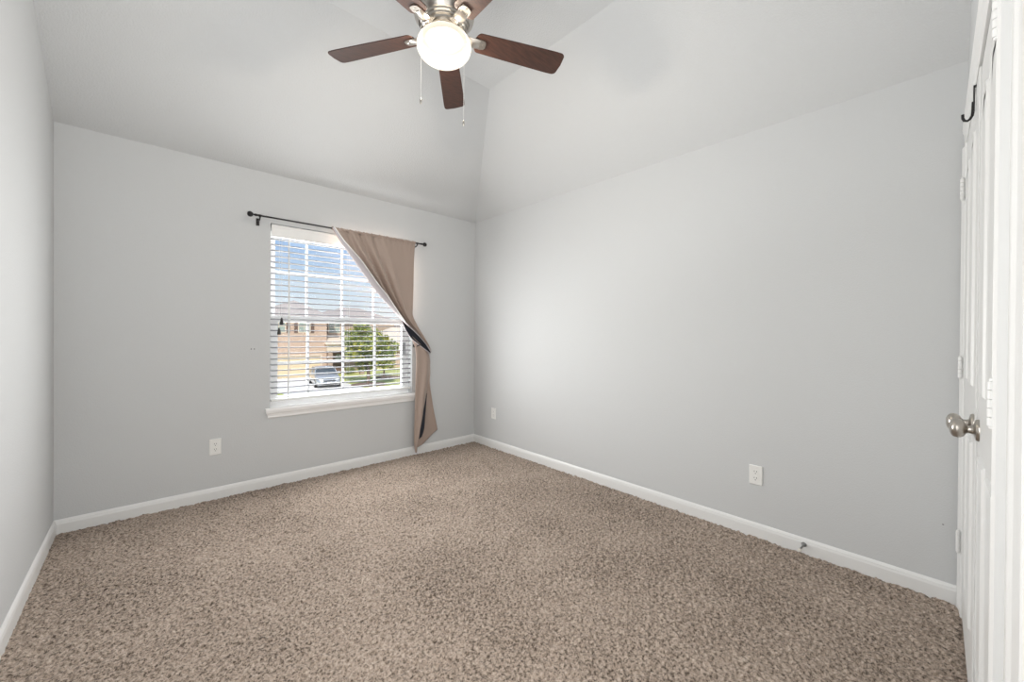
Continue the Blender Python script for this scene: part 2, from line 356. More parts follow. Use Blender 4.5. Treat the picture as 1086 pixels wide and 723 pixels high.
leaf('door_1', DM+.0015, DX1-.003, DX1-.001, DM+.062, 'white panelled closet door beside the right wall with a hook over its top', WY+.005)
leaf('door_2', DX0+.003, DM-.0015, DX0+.001, DM-.062, 'white panelled closet door nearest the camera')

# over-the-door hook
MB.xf = nw
hx = 2.05; y = WY+.009
root = thing('door_hook', (hx, WY, 1.9), 'black metal J hook hanging over the top of the white closet door', 'hook')
path = [(hx, WY-.038, DZ-.03), (hx, WY-.038, DZ+.0015), (hx, y, DZ+.0015), (hx, y, DZ-.03)]
m = MB()
m.box((hx-.009, WY-.0395, DZ-.03), (hx+.009, WY-.0375, DZ+.001)); m.box((hx-.009, WY-.0395, DZ-.001), (hx+.009, y+.001, DZ+.001)); m.box((hx-.009, y-.001, 1.95), (hx+.009, y+.0025, DZ+.001))
m.build('strap', M['black_metal'], root)
MB().tube([(hx, y+.002, 1.985), (hx, y+.003, 1.952), (hx, y+.004, 1.940), (hx, y+.009, 1.930), (hx, y+.014, 1.926), (hx, y+.021, 1.929), (hx, y+.0245, 1.938), (hx, y+.025, 1.951)], .0038, 10).build('hook', M['black_metal'], root, smooth=60)
MB.xf = None

# ------------------------------------------------------------------ window
YF = 3.600                                                  # room side of the vinyl frame
win = thing('window_1', (WX0, YF, WZ0+.02), 'white vinyl window with a divided light grid in the far wall', None, kind='structure')
ZS = 0.606                                                  # stool top
def ring(m, x0, x1, z0, z1, y0, y1, w, wb=None, wt=None):
    wb = w if wb is None else wb; wt = w if wt is None else wt
    m.box((x0, y0, z0), (x0+w, y1, z1)); m.box((x1-w, y0, z0), (x1, y1, z1)); m.box((x0+w, y0, z0), (x1-w, y1, z0+wb)); m.box((x0+w, y0, z1-wt), (x1-w, y1, z1)); return m
ring(MB(), WX0, WX1, ZS, WZ1, YF, YF+.08, .026, .034, .05).build('frame', M['vinyl'], win, bevel=.003)
MR = 1.30
up = ring(MB(), WX0+.026, WX1-.026, MR-.01, WZ1-.05, YF+.045, YF+.072, .030, .045, .028).build('upper_sash', M['vinyl'], win, bevel=.003)
lo = ring(MB(), WX0+.026, WX1-.026, ZS+.034, MR+.035, YF+.008, YF+.038, .044, .04, .052).build('lower_sash', M['vinyl'], win, bevel=.003)
MB().box((WX0+.05, YF+.057, MR+.03), (WX1-.05, YF+.060, WZ1-.07)).build('glass', M['glass'], up)
MB().box((WX0+.06, YF+.021, ZS+.07), (WX1-.06, YF+.024, MR-.01)).build('glass', M['glass'], lo)
m = MB()
for x in (1.018, 1.315, 1.612): m.box((x-.009, YF+.048, MR+.03), (x+.009, YF+.056, WZ1-.075))
m.box((WX0+.055, YF+.0485, 1.698-.009), (WX1-.055, YF+.0555, 1.698+.009)); m.build('muntin_grid', M['vinyl'], up)
m = MB()
for x in (1.018, 1.315, 1.612): m.box((x-.010, YF+.012, ZS+.07), (x+.010, YF+.020, MR-.012))
m.box((WX0+.065, YF+.0125, .950-.010), (WX1-.065, YF+.0195, .950+.010)); m.build('muntin_grid', M['vinyl'], lo)
m = MB().box((1.30, YF-.002, MR+.028), (1.36, YF+.03, MR+.040)); m.tube([(1.33, YF+.005, MR+.045), (1.35, YF-.006, MR+.045)], .005); m.build('sash_lock', M['vinyl'], win, bevel=.002)
st = MB().box((WX1-.0295, YF+.0065, .985), (WX1-.0265+.0, YF+.0077, 1.11))
st = MB().box((WX1-.066, YF+.0066, .985), (WX1-.031, YF+.0078, 1.105)); st = st.build('sticker', M['label'], win); st['label'] = 'grey printed label'
m = MB()
for k in range(6): m.box((WX1-.062, YF+.0058, 1.088-k*.011), (WX1-.036-.004*(k % 3), YF+.0066, 1.092-k*.011))
m.build('printing', M['steel'], st)
# stool and moulded apron
sill = thing('window_sill', (WX0, YB, WZ0), 'white window sill with moulded apron below the window', None, kind='structure'); sill.name = 'trim_4'
m = MB().box((WX0-.036, YB-.038, .582), (WX1+.034, YB, ZS)); m.box((WX0+.001, YB, .586), (WX1-.001, YF, ZS)); m.build('stool', M['vinyl'], sill, bevel=.005)
AP = [(0, .582), (.030, .582), (.029, .572), (.020, .560), (.014, .545), (.014, .535), (.009, .528), (0, .528)]
m = MB(); n = len(AP)
m.add([(WX0-.004-d, YB-d, z) for d, z in AP]+[(WX1+.002+d, YB-d, z) for d, z in AP], [tuple(range(n)), tuple(range(n, 2*n))]+[(i, (i+1) % n, (i+1) % n+n, i+n) for i in range(n)])
m.build('apron', M['vinyl'], sill)

# ------------------------------------------------------------------ window blind
bl = thing('window_blind', (WX0+.01, 3.56, ZS), 'white horizontal slat blind lowered and open inside the window', 'blind')
bx0, bx1, yb = WX0+.006, WX1-.006, 3.562
m = MB(); VP = [(3.520, 1.962), (3.526, 1.957), (3.533, 1.962), (3.533, 2.050), (3.524, 2.050), (3.518, 2.040), (3.521, 2.020), (3.518, 1.985)]
m.prism([(bx0, a, b) for a, b in VP], (bx1-bx0, 0, 0)); m.build('valance', M['blind'], bl)
MB().box((bx0+.004, 3.536, 2.005), (bx1-.004, 3.59, 2.05)).build('headrail', M['blind'], bl)
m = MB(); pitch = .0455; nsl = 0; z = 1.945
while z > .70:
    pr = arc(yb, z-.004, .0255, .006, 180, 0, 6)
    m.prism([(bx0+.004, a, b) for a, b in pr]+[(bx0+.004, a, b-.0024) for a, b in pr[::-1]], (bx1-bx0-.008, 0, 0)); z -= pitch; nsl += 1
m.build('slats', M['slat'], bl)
MB().box((bx0+.004, yb-.0255, .650), (bx1-.004, yb+.0255, .668)).build('bottom_rail', M['blind'], bl, bevel=.004)
for x in (.86, 1.34, 1.82):
    m = MB()
    for yy in (yb-.027, yb+.027): m.tube([(x, yy, .66), (x, yy, 2.0)], .0009, 5)
    m.build('ladder_cord', M['cord'], bl)
MB().tube([(.845, 3.520, 1.952), (.850, 3.524, 1.40), (.846, 3.524, .67)], .0042, 8).build('tilt_wand', M['cord'], bl)
for x, zt in ((.797, 1.262), (.779, 1.182)):
    m = MB().tube([(x, 3.524, 1.956), (x, 3.524, zt+.03)], .0011, 6); pc = m.build('pull_cord', M['cord'], bl)
    MB().lathe([(.004, .055), (.0075, .045), (.0125, .018), (.014, .006), (.012, 0)], (x, 3.522, zt), seg=16).build('tassel', M['black'], pc, smooth=50)

# ------------------------------------------------------------------ curtain rod
YR, ZR = YB-.082, 2.078
rod = thing('curtain_rod', (1.3, YR, ZR), 'thin black curtain rod with ball finials above the window', 'curtain rod')
RX0, RX1 = .60, 2.015
MB().tube([(RX0, YR, ZR), (RX1, YR, ZR)], .0065, 14).build('pole', M['black_metal'], rod, smooth=60)
for x, s in ((RX0, -1), (RX1, 1)):
    MB().lathe([(.0085, -.012), (.0085, .004), (.005, .008), (.005, .012), (.013, .016), (.0185, .024), (.0205, .033), (.0185, .042), (.012, .050), (.0001, .053)], (x, YR, ZR), axis=(s, 0, 0), seg=24).build('finial', M['black_metal'], rod, smooth=50)
for x in (.63, 1.962):
    m = MB().tube([(x, YB-.004, ZR-.032), (x, YR+.02, ZR-.030), (x, YR+.004, ZR-.024), (x, YR-.010, ZR-.010), (x, YR-.012, ZR+.004)], .0052, 8)
    m.box((x-.011, YB-.006, ZR-.06), (x+.011, YB, ZR-.005)); m.tube([(x-.009, YR, ZR-.0005), (x+.009, YR, ZR-.0005)], .0092, 12)
    m.build('bracket', M['black_metal'], rod, smooth=40)

# ------------------------------------------------------------------ curtain
def curve(pts, n):
    P = [Vector(p) for p in pts]; L = [0]
    for i in range(1, len(P)): L.append(L[-1]+(P[i]-P[i-1]).length)
    out = []
    for k in range(n+1):
        t = L[-1]*k/n; i = 0
        while i < len(P)-2 and L[i+1] < t: i += 1
        a = (t-L[i])/max(L[i+1]-L[i], 1e-9)
        p0 = P[max(i-1, 0)]; p1 = P[i]; p2 = P[i+1]; p3 = P[min(i+2, len(P)-1)]
        out.append(.5*((2*p1)+(p2-p0)*a+(2*p0-5*p1+4*p2-p3)*a*a+(3*p1-p0-3*p2+p3)*a**3))
    return out
CL = [(1.154, 2.084), (1.232, 1.962), (1.313, 1.86), (1.405, 1.74), (1.51, 1.607), (1.609, 1.503), (1.693, 1.42), (1.819, 1.30), (1.941, 1.202), (2.046, 1.10), (2.111, 1.014)]
CR = [(1.940, 2.084), (1.926, 1.915), (1.92, 1.686), (1.914, 1.458), (1.916, 1.366), (1.971, 1.267), (2.035, 1.175), (2.1, 1.08), (2.128, 1.014)]
cur = thing('curtain', (1.9, 3.44, 0.02), 'taupe curtain panel swept to the right of the window and hooked back', 'curtain')
NV = 70; NU = 90
LC = curve([(a, 0, b) for a, b in CL], NV); RC = curve([(a, 0, b) for a, b in CR], NV)
def g_(uu, c, w): return math.exp(-((uu-c)/w)**2)
rows = []
for i in range(NV+1):
    v = i/NV; row = []
    for j in range(NU+1):
        t = j/NU; uu = t
        p = LC[i].lerp(RC[i], uu)
        amp = min(1, .25+v*2.2)
        fold = -.036*g_(t, .07, .045)+.030*g_(t, .15, .028)-.045*g_(t, .22, .035)+.042*g_(t, .31, .028)-.038*g_(t, .39, .04)+.030*g_(t, .48, .035)-.016*g_(t, .60, .05)-.006*math.sin(t*22)*g_(t, .75, .2)
        gather = .0045*math.sin(t*85)*max(0, 1-v*9)+.002*math.sin(t*31)
        yy = 3.445-.010*math.sin(math.pi*min(v*1.1, 1))+fold*amp*(1-.55*v)+gather
        row.append((p.x, yy-.004*v, p.z))
    rows.append(row)
MB().grid(rows).build('panel', M['fabric'], cur, smooth=180, solid=.002)
# rod pocket over the pole
m = MB(); pr = []
for k in range(9):
    a = math.radians(-70+k*40); pr.append((.0115*math.cos(a), .0125*math.sin(a)))
rr = []
for i in range(121):
    x = 1.155+(1.942-1.155)*i/120; w = 1+.25*math.sin(i*1.7)+.12*math.sin(i*.6)
    rr.append([(x, YR+a*w, ZR+.001+b*w+.002*math.sin(i*1.1)) for a, b in pr])
m.grid(rr).build('rod_pocket', M['fabric'], cur, smooth=180)
# turned leading hem along the sweeping edge
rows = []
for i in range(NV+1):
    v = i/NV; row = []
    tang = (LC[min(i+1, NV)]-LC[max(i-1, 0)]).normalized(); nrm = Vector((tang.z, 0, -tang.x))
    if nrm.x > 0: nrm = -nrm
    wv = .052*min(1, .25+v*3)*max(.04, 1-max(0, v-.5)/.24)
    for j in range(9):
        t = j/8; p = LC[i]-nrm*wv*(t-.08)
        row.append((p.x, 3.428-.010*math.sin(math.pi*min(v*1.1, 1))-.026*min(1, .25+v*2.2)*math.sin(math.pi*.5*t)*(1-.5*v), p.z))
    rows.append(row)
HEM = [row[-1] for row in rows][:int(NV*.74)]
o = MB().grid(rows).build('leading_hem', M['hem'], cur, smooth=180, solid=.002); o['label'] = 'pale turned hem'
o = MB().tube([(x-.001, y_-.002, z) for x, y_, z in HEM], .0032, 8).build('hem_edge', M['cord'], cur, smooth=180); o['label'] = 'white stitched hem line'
# dark lining showing where the edge folds over
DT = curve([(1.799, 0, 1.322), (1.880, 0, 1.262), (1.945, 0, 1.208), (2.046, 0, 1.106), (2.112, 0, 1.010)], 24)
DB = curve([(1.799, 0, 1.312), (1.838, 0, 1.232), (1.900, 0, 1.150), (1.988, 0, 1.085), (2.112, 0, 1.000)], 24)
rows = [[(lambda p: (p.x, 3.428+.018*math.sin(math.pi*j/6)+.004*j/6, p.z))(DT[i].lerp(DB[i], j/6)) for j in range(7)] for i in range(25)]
o = MB().grid(rows).build('lining', M['lining'], cur, smooth=180, solid=.002); o['label'] = 'dark strip for the shaded gap between the folds'
o = MB().tube([(p.x, 3.434, p.z-.001) for p in DB], .0042, 8).build('hem_edge', M['hem'], cur, smooth=180); o['label'] = 'lit edge of the lower fabric, put in as a pale strip'  # light on the lower fabric's edge, put in as a pale tube
# tail below the hook: front fold, back fold
TL = curve([(1.885, 0, 1.200), (1.926, 0, 1.130), (1.958, 0, 1.027), (1.964, 0, .907), (1.959, 0, .768), (1.955, 0, .584), (1.951, 0, .4), (1.947, 0, .216), (1.948, 0, .124), (1.962, 0, .030)], 60)
TS = curve([(1.985, 0, 1.100), (2.085, 0, 1.035), (2.125, 0, .947), (2.128, 0, .86), (2.098, 0, .664), (2.077, 0, .525), (2.057, 0, .386), (2.025, 0, .25), (2.008, 0, .165), (1.966, 0, .030)], 60)
rows = []
for i in range(61):
    v = i/60
    rows.append([(lambda p, t: (p.x, 3.462-.022*math.sin(math.pi*t)-.010*math.sin(t*9.5+1.0+v*1.2)*min(1, v*3)*(1-.5*v), p.z))(TL[i].lerp(TS[i], j/40), j/40) for j in range(41)])
MB().grid(rows).build('tail_front', M['fabric'], cur, smooth=180, solid=.002)
BL = curve([(2.06, 0, 1.04), (2.095, 0, .86), (2.065, 0, .664), (2.055, 0, .525), (2.035, 0, .386), (2.010, 0, .22), (1.975, 0, .055)], 50)
BR = curve([(2.108, 0, 1.025), (2.131, 0, .947), (2.137, 0, .804), (2.134, 0, .709), (2.160, 0, .564), (2.192, 0, .418), (2.222, 0, .29), (2.240, 0, .205)], 50)
rows = []
for i in range(51):
    v = i/50; row = []
    for j in range(31):
        t = j/30; p = BL[i].lerp(BR[i], t)
        row.append((p.x, 3.492-.018*t*math.sin(math.pi*min(1, v+.3))-.012*math.sin(t*6.0)*v, p.z-(.025*math.sin(math.pi*t)*max(0, v-.8)*5*.5)))
    rows.append(row)
MB().grid(rows).build('tail_back', M['fabric'], cur, smooth=180, solid=.002)
SL = curve([(2.082, 0, .60), (2.062, 0, .50), (2.030, 0, .37), (2.000, 0, .24), (1.990, 0, .15)], 24)  # dark strip over the tail: shade of the gap between its folds
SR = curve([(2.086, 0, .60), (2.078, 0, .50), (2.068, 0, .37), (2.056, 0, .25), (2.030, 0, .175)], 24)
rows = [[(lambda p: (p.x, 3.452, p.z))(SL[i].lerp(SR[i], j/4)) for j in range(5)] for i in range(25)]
o = MB().grid(rows).build('lining', M['lining'], cur, smooth=180, solid=.002); o['label'] = 'dark strip for the shaded gap between the folds'
# hook that holds the curtain back
hb = thing('curtain_hook', (1.985, YB, 1.075), 'small dark metal hook on the wall holding the curtain back', 'hook')
MB().lathe([(.018, 0), (.018, .004), (.010, .007)], (1.985, YB, 1.075), axis=(0, -1, 0), seg=20).build('base_plate', M['black_metal'], hb, smooth=40)
MB().tube([(1.985, YB-.004, 1.075), (1.982, YB-.030, 1.072), (1.968, YB-.074, 1.068), (1.962, YB-.092, 1.075), (1.990, YB-.098, 1.085), (2.012, YB-.098, 1.080)], .0045, 8).build('arm', M['black_metal'], hb, smooth=60)

# ------------------------------------------------------------------ ceiling fan
FX, FY, FZ = 1.122, 1.709, 2.717
fan = thing('ceiling_fan', (FX, FY, ZC), 'brushed nickel ceiling fan with five dark wood blades and a lit bowl', 'ceiling fan')
o3 = (FX, FY, 0)
MB().lathe([(.0001, ZC), (.070, ZC), (.070, ZC-.012), (.062, ZC-.035), (.040, ZC-.055), (.018, ZC-.062), (.0001, ZC-.062)], o3, seg=40).build('canopy', M['nickel'], fan, smooth=40)
MB().lathe([(.0125, ZC-.06), (.0125, 2.93)], o3, seg=20).build('downrod', M['nickel'], fan, smooth=40)
MB().lathe([(.0001, 2.945), (.030, 2.945), (.040, 2.930), (.085, 2.915), (.135, 2.895), (.152, 2.870), (.156, 2.835), (.150, 2.800), (.130, 2.772), (.128, 2.768), (.122, 2.766), (.120, 2.758), (.112, 2.755), (.110, 2.747), (.100, 2.744), (.098, 2.735), (.0001, 2.735)], o3, seg=56).build('motor_housing', M['nickel'], fan, smooth=35)
MB().lathe([(.0001, 2.740), (.082, 2.740), (.084, 2.728), (.074, 2.722), (.074, 2.716), (.066, 2.713), (.066, 2.706), (.078, 2.702), (.090, 2.695), (.096, 2.688), (.0001, 2.688)], o3, seg=48).build('light_fitter', M['nickel'], fan, smooth=35)
MB().lathe([(.0001, 2.6885), (.0955, 2.6885), (.0955, 2.6865), (.0001, 2.6865)], o3, seg=48).build('glare_disc', M['glare'], fan)  # added disc, shields the fitter's underside from the bulb
bowl_prof = [(.088, 2.700)]+[(.137*math.cos(math.radians(a)), 2.655+.078*math.sin(math.radians(a))) for a in range(32, -91, -6)]
bowl_prof[-1] = (.0001, 2.655-.078)
bw = MB().lathe(bowl_prof, o3, seg=56).build('glass_bowl', M['bowl'], fan, smooth=60); bw['label'] = 'glowing frosted glass bowl'
pitch_a = math.radians(-12)
def blade(k, first=None):
    a = 5.903+k*2*math.pi/5
    ex = Vector((math.cos(a), math.sin(a), 0)); ey = Vector((-math.sin(a), math.cos(a), 0)); ez = Vector((0, 0, 1))
    ey2 = ey*math.cos(pitch_a)+ez*math.sin(pitch_a); ez2 = ez*math.cos(pitch_a)-ey*math.sin(pitch_a)
    C0 = Vector((FX, FY, FZ))
    P = lambda x, y, z: C0+ex*x+ey2*y+ez2*z
    out = []                                               # outline: rounded root, slight flare, rounded corners at the tip
    R0, R1, w0, w1 = .158, .66, .056, .069
    out += [(R0+.030-.030*math.cos(math.radians(t)), -w0*math.sin(math.radians(t))) for t in range(0, 91, 15)]
    out += [(R0+.2, -w0-.006), (R1-.06, -w1)]
    cr_ = .024
    out += [(R1-cr_+cr_*math.sin(math.radians(t)), -w1+.001+cr_-cr_*math.cos(math.radians(t))) for t in range(0, 91, 15)]
    out += [(R1+.004, 0)]
    full = out+[(x, -y) for x, y in out[::-1] if y < -1e-6]
    m = MB(); m.prism([P(x, y, .003) for x, y in full], ez2*.006)
    b = m.build('blade', M['walnut'], fan, bevel=.0015)
    m = MB()                                               # blade iron: flared arm and a ribbed plate on the underside
    Q = lambda x, y, z: C0+ex*x+ey*y+ez*z
    pl = [(.165, -.026), (.192, -.028), (.212, -.024), (.219, -.012), (.219, .012), (.212, .024), (.192, .028), (.165, .026)]
    m.prism([P(x, y, -.003) for x, y in pl], ez2*.0055)
    secs = []
    for x, z, w, h in ((.080, .030, .020, .010), (.098, .022, .022, .012), (.118, .006, .025, .014), (.142, -.004, .028, .013), (.165, -.0035, .028, .010), (.185, -.002, .026, .006)):
        secs.append([(x, -w, z), (x, -w*.7, z-h*.6), (x, 0, z-h), (x, w*.7, z-h*.6), (x, w, z), (x, w, z+.003), (x, -w, z+.003)])
    n = 7; vs = []
    for i, s_ in enumerate(secs):
        t = min(1, max(0, (s_[0][0]-.09)/.07))
        vs += [Q(*q).lerp(P(*q), t) for q in s_]
    fs = [(i*n+j, i*n+(j+1) % n, (i+1)*n+(j+1) % n, (i+1)*n+j) for i in range(len(secs)-1) for j in range(n)]+[tuple(range(n)), tuple(range((len(secs)-1)*n, len(secs)*n))]
    m.add(vs, fs)
    for x in (.100, .110, .120, .130): m.tube([Q(x, -.027, .012-(x-.100)*.5), Q(x, 0, -.002-(x-.100)*.5), Q(x, .027, .012-(x-.100)*.5)], .0035, 8)
    for x, y_ in ((.186, -.015), (.186, .015), (.207, 0)):
        m.lathe([(.005, 0), (.004, .0025), (.0001, .003)], P(x, y_, -.003), axis=-ez2, seg=12)
    m.build('blade_iron', M['nickel'], fan, smooth=40)
for k in range(5): blade(k)
# two pull chains on either side of the bowl
er = Vector((r.x, r.y, 0))
for d, out_, zt, nm in ((-.097, .10, 2.337, 'chain'), (.110, .0, 2.237, 'chain')):
    p = Vector((FX, FY, 0))+er*d-Vector((f.x, f.y, 0))*(.098 if d < 0 else .090)
    m = MB().tube([(FX+(p.x-FX)*.45, FY+(p.y-FY)*.45, 2.712), (p.x, p.y, 2.700), (p.x, p.y, 2.66), (p.x, p.y, zt)], .0007, 6)
    zz = 2.66
    while zz > zt:
        m.lathe([(.0001, -.0019), (.0012, -.0008), (.0012, .0008), (.0001, .0019)], (p.x, p.y, zz), seg=6); zz -= .0065
    ch = m.build('pull_chain', M['cord'], fan)
    MB().lathe([(.0001, .016), (.003, .013), (.005, .004), (.0055, -.004), (.004, -.012), (.0001, -.015)], (p.x, p.y, zt-.014), seg=14).build('chain_pull', M['nickel'], ch, smooth=60)
lamp('fan_bulb', 'POINT', (FX, FY, 2.655), 78, (1.0, 0.88, 0.73), shadow_soft_size=.05).parent = None
fb = bpy.data.objects['fan_bulb']; fb.parent = fan; fb.location = (0, 0, 2.655-ZC)

# ------------------------------------------------------------------ outlets
def outlet(origin, ux, un, label):                          # ux: along the wall, un: out of the wall
    o = Vector(origin); ux = Vector(ux); un = Vector(un); uz = Vector((0, 0, 1))
    root = thing('wall_outlet', origin, label, 'outlet')
    P = lambda a, b, c: o+ux*a+uz*b+un*c
    m = MB(); w, h = .035, .0575
    A = [(-w, -h), (w, -h), (w, h), (-w, h)]
    m.add([P(a, b, 0) for a, b in A]+[P(a, b, .003) for a, b in A]+[P(a*.93, b*.955, .0062) for a, b in A], [(0,1,5,4),(1,2,6,5),(2,3,7,6),(3,0,4,7),(4,5,9,8),(5,6,10,9),(6,7,11,10),(7,4,8,11),(8,9,10,11),(3,2,1,0)])
    m.build('cover_plate', M['plate'], root)
    for s in (1, -1):
        c0 = s*.0195
        pts = [(x_, y_) for x_, y_ in arc(0, 0, .0168, .0168, 45, 135, 6)]+[(x_, y_) for x_, y_ in arc(0, 0, .0168, .0168, 225, 315, 6)]
        rc = MB().prism([P(a, c0+b, .006) for a, b in pts], un*.002).build('receptacle', M['plate'], root)
        m = MB()
        for a, hh in ((-.0062, .0045), (.0062, .0037)): m.prism([P(a-.0012, c0+.004-hh, .0081), P(a+.0012, c0+.004-hh, .0081), P(a+.0012, c0+.004+hh, .0081), P(a-.0012, c0+.004+hh, .0081)], un*.0004)
        m.prism([P(a, c0-.0085+b, .0081) for a, b in arc(0, 0, .0026, .0026, 0, 330, 11)], un*.0004)
        m.build('slots', M['slot'], rc)
    MB().lathe([(.0035, 0), (.003, .0012), (.0001, .0015)], P(0, 0, .0062), axis=un, seg=12).build('screw', M['plate'], root)
    return root
outlet((.369, YB, .367), (1, 0, 0), (0, -1, 0), 'white wall outlet on the window wall left of the window')
outlet((XR, 3.186, .355), (0, 1, 0), (-1, 0, 0), 'white wall outlet on the right wall near the far corner by the curtain')
outlet((XR, .756, .359), (0, 1, 0), (-1, 0, 0), 'white wall outlet on the right wall nearest the closet doors')

# small marks and fittings on the walls
for x, lb in ((.591, 'small dark screw hole left of the window, the left of a pair'), (.611, 'small dark screw hole left of the window, the right of a pair')):
    h_ = MB().lathe([(.0042, 0), (.0036, .0012), (.0018, .0012), (.0016, .0004), (.0001, .0004)], (x, YB, 1.072), axis=(0, -1, 0), seg=12).build('screw_anchor', M['slot'])
    tag(h_, lb, 'screw hole', 'pair of screw holes left of the window')
ml = MB().lathe([(.0035, 0), (.003, .002), (.0001, .0028)], (XR, .0, .335), axis=(-1, 0, 0), seg=12).build('nail_head', M['steel']); tag(ml, 'tiny grey nail head low on the right wall beside the closet casing', 'nail')
ds = thing('door_stop', (XR-.013, .515, .036), 'small grey metal door stop with white tip on the right baseboard', 'door stop')
p0 = Vector((XR-.013, .515, .040)); dv = Vector((-1, .10, -.16)).normalized()
MB().lathe([(.013, 0), (.013, .003), (.009, .010), (.005, .014)], p0, axis=dv, seg=16).build('base', M['steel'], ds, smooth=40)
MB().tube([p0+dv*.010, p0+dv*.062], .0045, 10).build('rod', M['steel'], ds, smooth=40)
MB().lathe([(.0065, 0), (.008, .003), (.008, .012), (.006, .015), (.0001, .0155)], p0+dv*.060, axis=dv, seg=14).build('rubber_tip', M['rubber'], ds, smooth=40)

# ------------------------------------------------------------------ outdoors
GZ = -2.95
struct(MB().box((-120, 3.9, GZ-.3), (260, 300, GZ)).build('lawn', M['lawn']))
struct(MB().box((6.75, 19, GZ-.1), (12.1, 39.05, GZ+.03)).build('driveway', M['concrete']))
struct(MB().box((-40, 9, GZ-.1), (90, 18, GZ+.02)).build('street', M['asphalt']))
struct(MB().box((-40, 20.2, GZ-.1), (90, 21.6, GZ+.04)).build('sidewalk', M['concrete']))
def bed(name, cx, cy, rx, ry):
    m = MB().lathe([(1, 0), (.92, .05), (.5, .09), (.0001, .10)], (0, 0, 0), seg=28); m.v = [(cx+v[0]*rx, cy+v[1]*ry, GZ+v[2]) for v in m.v]
    return struct(m.build(name, M['mulch'], smooth=60))
bed('mulch_bed', 13.2, 30.6, 1.5, 1.3); bed('mulch_bed.001', 16.7, 34.6, 1.4, 1.1)

def hip(m, x0, x1, y0, y1, z0, z1, over=.4, rid=None):
    x0 -= over; x1 += over; y0 -= over; y1 += over; cy = (y0+y1)/2; d = (y1-y0)/2
    ra, rb = (x0+d*.9, x1-d*.9) if rid is None else rid
    if rb < ra: ra = rb = (ra+rb)/2
    m.add([(x0,y0,z0),(x1,y0,z0),(x1,y1,z0),(x0,y1,z0),(ra,cy,z1),(rb+.02,cy,z1),(x0,y0,z0-.22),(x1,y0,z0-.22),(x1,y1,z0-.22),(x0,y1,z0-.22)],
          [(0,1,5,4),(1,2,5),(2,3,4,5),(3,0,4),(6,7,1,0),(7,8,2,1),(8,9,3,2),(9,6,0,3),(9,8,7,6)]); return m
def owindow(root, x0, x1, z0, z1, y, cols=2):
    w = ring(MB(), x0, x1, z0, z1, y-.06, y+.02, .07).build('window_frame', M['beige'], root)
    MB().box((x0+.06, y-.03, z0+.06), (x1-.06, y, z1-.06)).build('pane', M['outglass'], w)
    m = MB().box((x0+.06, y-.045, (z0+z1)/2-.025), (x1-.06, y-.03, (z0+z1)/2+.025))
    for i in range(1, cols): xx = x0+(x1-x0)*i/cols; m.box((xx-.02, y-.044, z0+.06), (xx+.02, y-.031, z1-.06))
    m.build('glazing_bar', M['beige'], w)
def shutter(root, x0, x1, z0, z1, y):
    m = MB().box((x0, y-.05, z0), (x1, y, z1)); z = z0+.08
    while z < z1-.06: m.box((x0+.04, y-.065, z), (x1-.04, y-.05, z+.03)); z += .07
    m.build('shutter', M['shutter'], root)
h1 = thing('house', (9.5, 39, GZ), 'two storey tan brick house across the street with a beige garage door', 'house')
m = MB().box((5.6, 39, GZ), (6.9, 47, 2.5)); m.box((12.1, 39, GZ), (12.65, 47, 2.5)); m.box((6.9, 39, -1.0), (12.1, 47, 2.5)); m.build('brick_wall', M['brick'], h1)
m = MB().box((12.65, 40.6, GZ), (16.6, 48, 2.5)); o = m.build('brick_wall', M['brick_dark'], h1); o['label'] = 'recessed brown brick wall'
m = MB().box((6.9, 39.12, GZ+.03), (12.1, 39.2, -1.0))
for i in range(4):
    for j in range(8): m.box((6.98+j*.645, 39.09, GZ+.1+i*.48), (6.98+j*.645+.56, 39.12, GZ+.1+i*.48+.40))
m.build('garage_door', M['garage'], h1)
ring(MB(), 6.78, 12.22, GZ-.2, -.86, 38.96, 39.1, .13).build('garage_trim', M['beige'], h1)
hip(MB(), 6.6, 13.2, 39, 49, 2.5, 4.40, .3, (11.0, 11.1)).build('roof', M['shingle'], h1)
hip(MB(), 12.6, 16.8, 40.6, 49, 2.45, 3.6, .35).build('roof', M['shingle'], h1)
for x0, x1 in ((8.0, 9.15), (10.15, 11.2)): owindow(h1, x0, x1, 1.15, 2.3, 39)
owindow(h1, 13.3, 14.5, 1.1, 2.2, 40.6)
for x0, x1 in ((7.66, 7.96), (9.2, 9.5), (9.82, 10.12), (11.23, 11.53)): shutter(h1, x0, x1, 1.12, 2.32, 39)
shutter(h1, 12.98, 13.26, 1.08, 2.22, 40.6)
m = MB().box((12.55, 38.6, -.55), (16.4, 40.7, .05)); m.prism([(12.4, 38.3, .05), (12.4, 40.6, .05), (12.4, 40.6, .75)], (4.2, 0, 0)); o = m.build('porch_roof', M['beige'], h1)
MB().box((12.7, 38.7, GZ), (13.1, 39.1, -.55)).build('porch_column', M['brick_dark'], h1)
MB().box((15.8, 38.7, GZ), (16.2, 39.1, -.55)).build('porch_column', M['brick_dark'], h1)
dr = MB().box((13.75, 40.5, GZ), (14.75, 40.58, -.75)).build('front_door', M['shutter'], h1)
m = MB().prism([(14.25+a, 40.47, -1.35+b) for a, b in [(-.32, -.3), (.32, -.3)]+arc(0, 0, .32, .4, 0, 180, 10)], (0, .03, 0)); m.build('fanlight', M['outglass'], dr)
MB().box((6.62, 38.80, -1.2), (6.78, 38.98, -.92)).build('wall_lantern', M['black'], h1)

